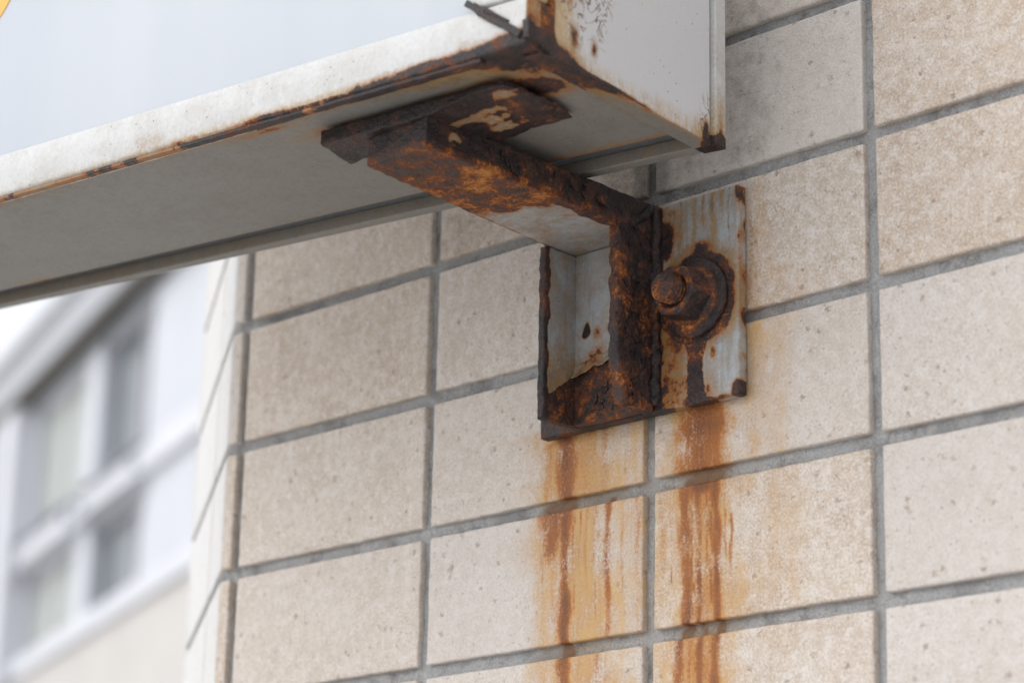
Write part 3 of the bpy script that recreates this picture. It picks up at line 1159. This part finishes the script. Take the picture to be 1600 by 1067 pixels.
def nut():
    seg, V, F = 72, [], []
    Rf = 10.6

    def hexr(a, cut):
        q = (a + math.radians(10)) % (math.pi/3) - math.pi/6
        return min(Rf/math.cos(q), cut)
    prof = [(5.2, 99, 1.0), (6.0, 99, 1), (9, 99, 1), (12, 99, 1), (14.4, 99, 1), (15.8, 11.2, 1), (16.4, 10.3, 1),
            (16.5, 9.2, 1), (16.45, 8.2, 1), (15.6, 7.2, 1), (14.4, 6.2, 1)]
    for (s, cut, k) in prof:
        for j in range(seg):
            a = 2*math.pi*j/seg
            r_ = hexr(a, cut)
            V.append((BX+r_*math.cos(a), -7-s, BZ+r_*math.sin(a)))
    for i in range(len(prof)-1):
        for j in range(seg):
            F.append([i*seg+j, i*seg+(j+1) % seg, (i+1)*seg+(j+1) % seg, (i+1)*seg+j])
    return np.array(V), F


nut_o = bpart('nut', nut(), lambda V: {'rust': 1.0+0*V[:, 0], 'dark': .80-.30*gs(np.hypot(V[:, 0]-BX, V[:, 2]-BZ), 9, 2)*sst(-21.5, -23, V[:, 1])+.25*sst(4, -8, V[:, 2]-BZ), 'stain': 0*V[:, 0]}, .14, parent=bolt_e, dsize=4)
sharpen(nut_o, 24)

# ------------------------------------------------------------------ neighbouring building, far behind
P0 = CAM + 2.0*(np.array([-6511.889, 4560.009, 1926.893])-CAM)
FD = np.array([-0.92891969, 0.37028127])
FN = np.array([0.37028127, 0.92891969])


def fz(z):
    return (CAM[2]/1000 + 2*(z-CAM[2]/1000))*1000      # heights read at 9 m, placed at 18 m


def fbx(s0, s1, d0, d1, z0, z1):
    """s along the facade (m read at 9 m), d depth in mm (negative = towards the street)"""
    V, F = rbox((s0*2000, d0, z0), (s1*2000, d1, z1), 0, 1e6)
    W = V.copy()
    W[:, 0] = P0[0]+V[:, 0]*FD[0]+V[:, 1]*FN[0]
    W[:, 1] = P0[1]+V[:, 0]*FD[1]+V[:, 1]*FN[1]
    return W, [list(q)[::-1] for q in F]


bb = P0[:2]+FD*1000
house = thing('neighbour_house', (bb[0], bb[1], gz), 'pale house with white-framed windows, blurred behind the wall corner', 'house')


def hb(name, boxes, mat, parent=None):
    V, F = join(*[fbx(*b) for b in boxes])
    return build(name, V, F, mat, parent or house, smooth=False)


ZT, ZB1, ZM, ZB2, ZC = fz(2.57), fz(1.97), fz(1.84), fz(1.50), fz(1.44)
W2, W1 = (-.24, .48), (.70, 1.52)
WEND = 2.6
hb('wall', [(-2.6, W2[0], 0, 300, ZC, ZT), (W2[1], W1[0], 0, 300, ZC, ZT), (W1[1], WEND, 0, 300, ZC, ZT),
            (-2.6, WEND, 0, 300, ZT, fz(2.78))] +
   [(w_[0], w_[1], 0, 300, ZB1, ZM) for w_ in (W2, W1)], M_WHITE)
hb('lower_wall', [(-2.6, WEND, 12, 300, gz, ZC)], M_CREAM)
hb('sill_band', [(-2.6, WEND, -40, 10, ZC-60, ZC+90)], M_TRIM)
hb('string_course', [(-2.6, WEND, -70, -2, fz(1.90)-90, fz(1.90)+110)], M_TRIM)
hb('soffit_shade_band', [(-2.7, WEND+.05, -150, -3, ZT+5, ZT+95)], M_SOFFIT_SHADE)  # dark band painted for the shadow above the window heads
hb('fascia', [(-2.7, WEND+.05, -175, -8, ZT+98, ZT+520)], M_FASC)
hb('gutter', [(-2.7, WEND+.05, -260, -178, ZT+440, ZT+530)], M_TRIM)
rf = [(-2.7*2000, -170, ZT+620), (WEND*2000+100, -170, ZT+620), (WEND*2000+100, 3600, ZT+640), (-2.7*2000, 3600, ZT+640)]
V = np.array([[P0[0]+s_*FD[0]+d*FN[0], P0[1]+s_*FD[1]+d*FN[1], z] for s_, d, z in rf]+[[P0[0]+s_*FD[0]+d*FN[0], P0[1]+s_*FD[1]+d*FN[1], z-90] for s_, d, z in rf])
build('roof', V, [[0, 1, 2, 3], [7, 6, 5, 4], [0, 4, 5, 1], [1, 5, 6, 2], [2, 6, 7, 3], [3, 7, 4, 0]], M_ROOF, house, smooth=False)
hb('downpipe', [(1.92, 2.06, -150, -10, gz, ZT)], M_FRAMEG)
hb('pilaster', [(1.60, 1.86, -140, -3, gz, ZT+2)], M_TRIM)
hb('side_wall', [(WEND-.02, WEND+.1, 301, 3500, gz, ZT+400)], M_CREAM)
for (a, b), kind in ((W2, 0), (W1, 1)):
    for (z0, z1) in ((ZB1, ZT), (ZB2 if True else 0, ZM)):
        if z0 < ZB1:
            z0 = ZC+95
        mid = a+(b-a)*(.52 if kind else .34)
        f_ = .022
        wf = hb('window', [(a, a+f_, 60, 150, z0, z1), (b-f_, b, 60, 150, z0, z1), (a+f_, b-f_, 60, 150, z0, z0+60),
                           (a+f_, b-f_, 60, 150, z1-60, z1), (mid-f_*.6, mid+f_*.6, 70, 150, z0+60, z1-60)], M_TRIM if kind else M_FRAMEG)
        # outer half nearest the corner is open to a dark room, the other half curtained
        hb('pane', [(a+f_, mid-f_*.6, 100, 112, z0+60, z1-60)], M_CURT if kind else M_FRAMEG, wf)
        hb('pane', [(mid+f_*.6, b-f_, 100, 112, z0+60, z1-60)], M_CURT if kind else M_DGLASS, wf)
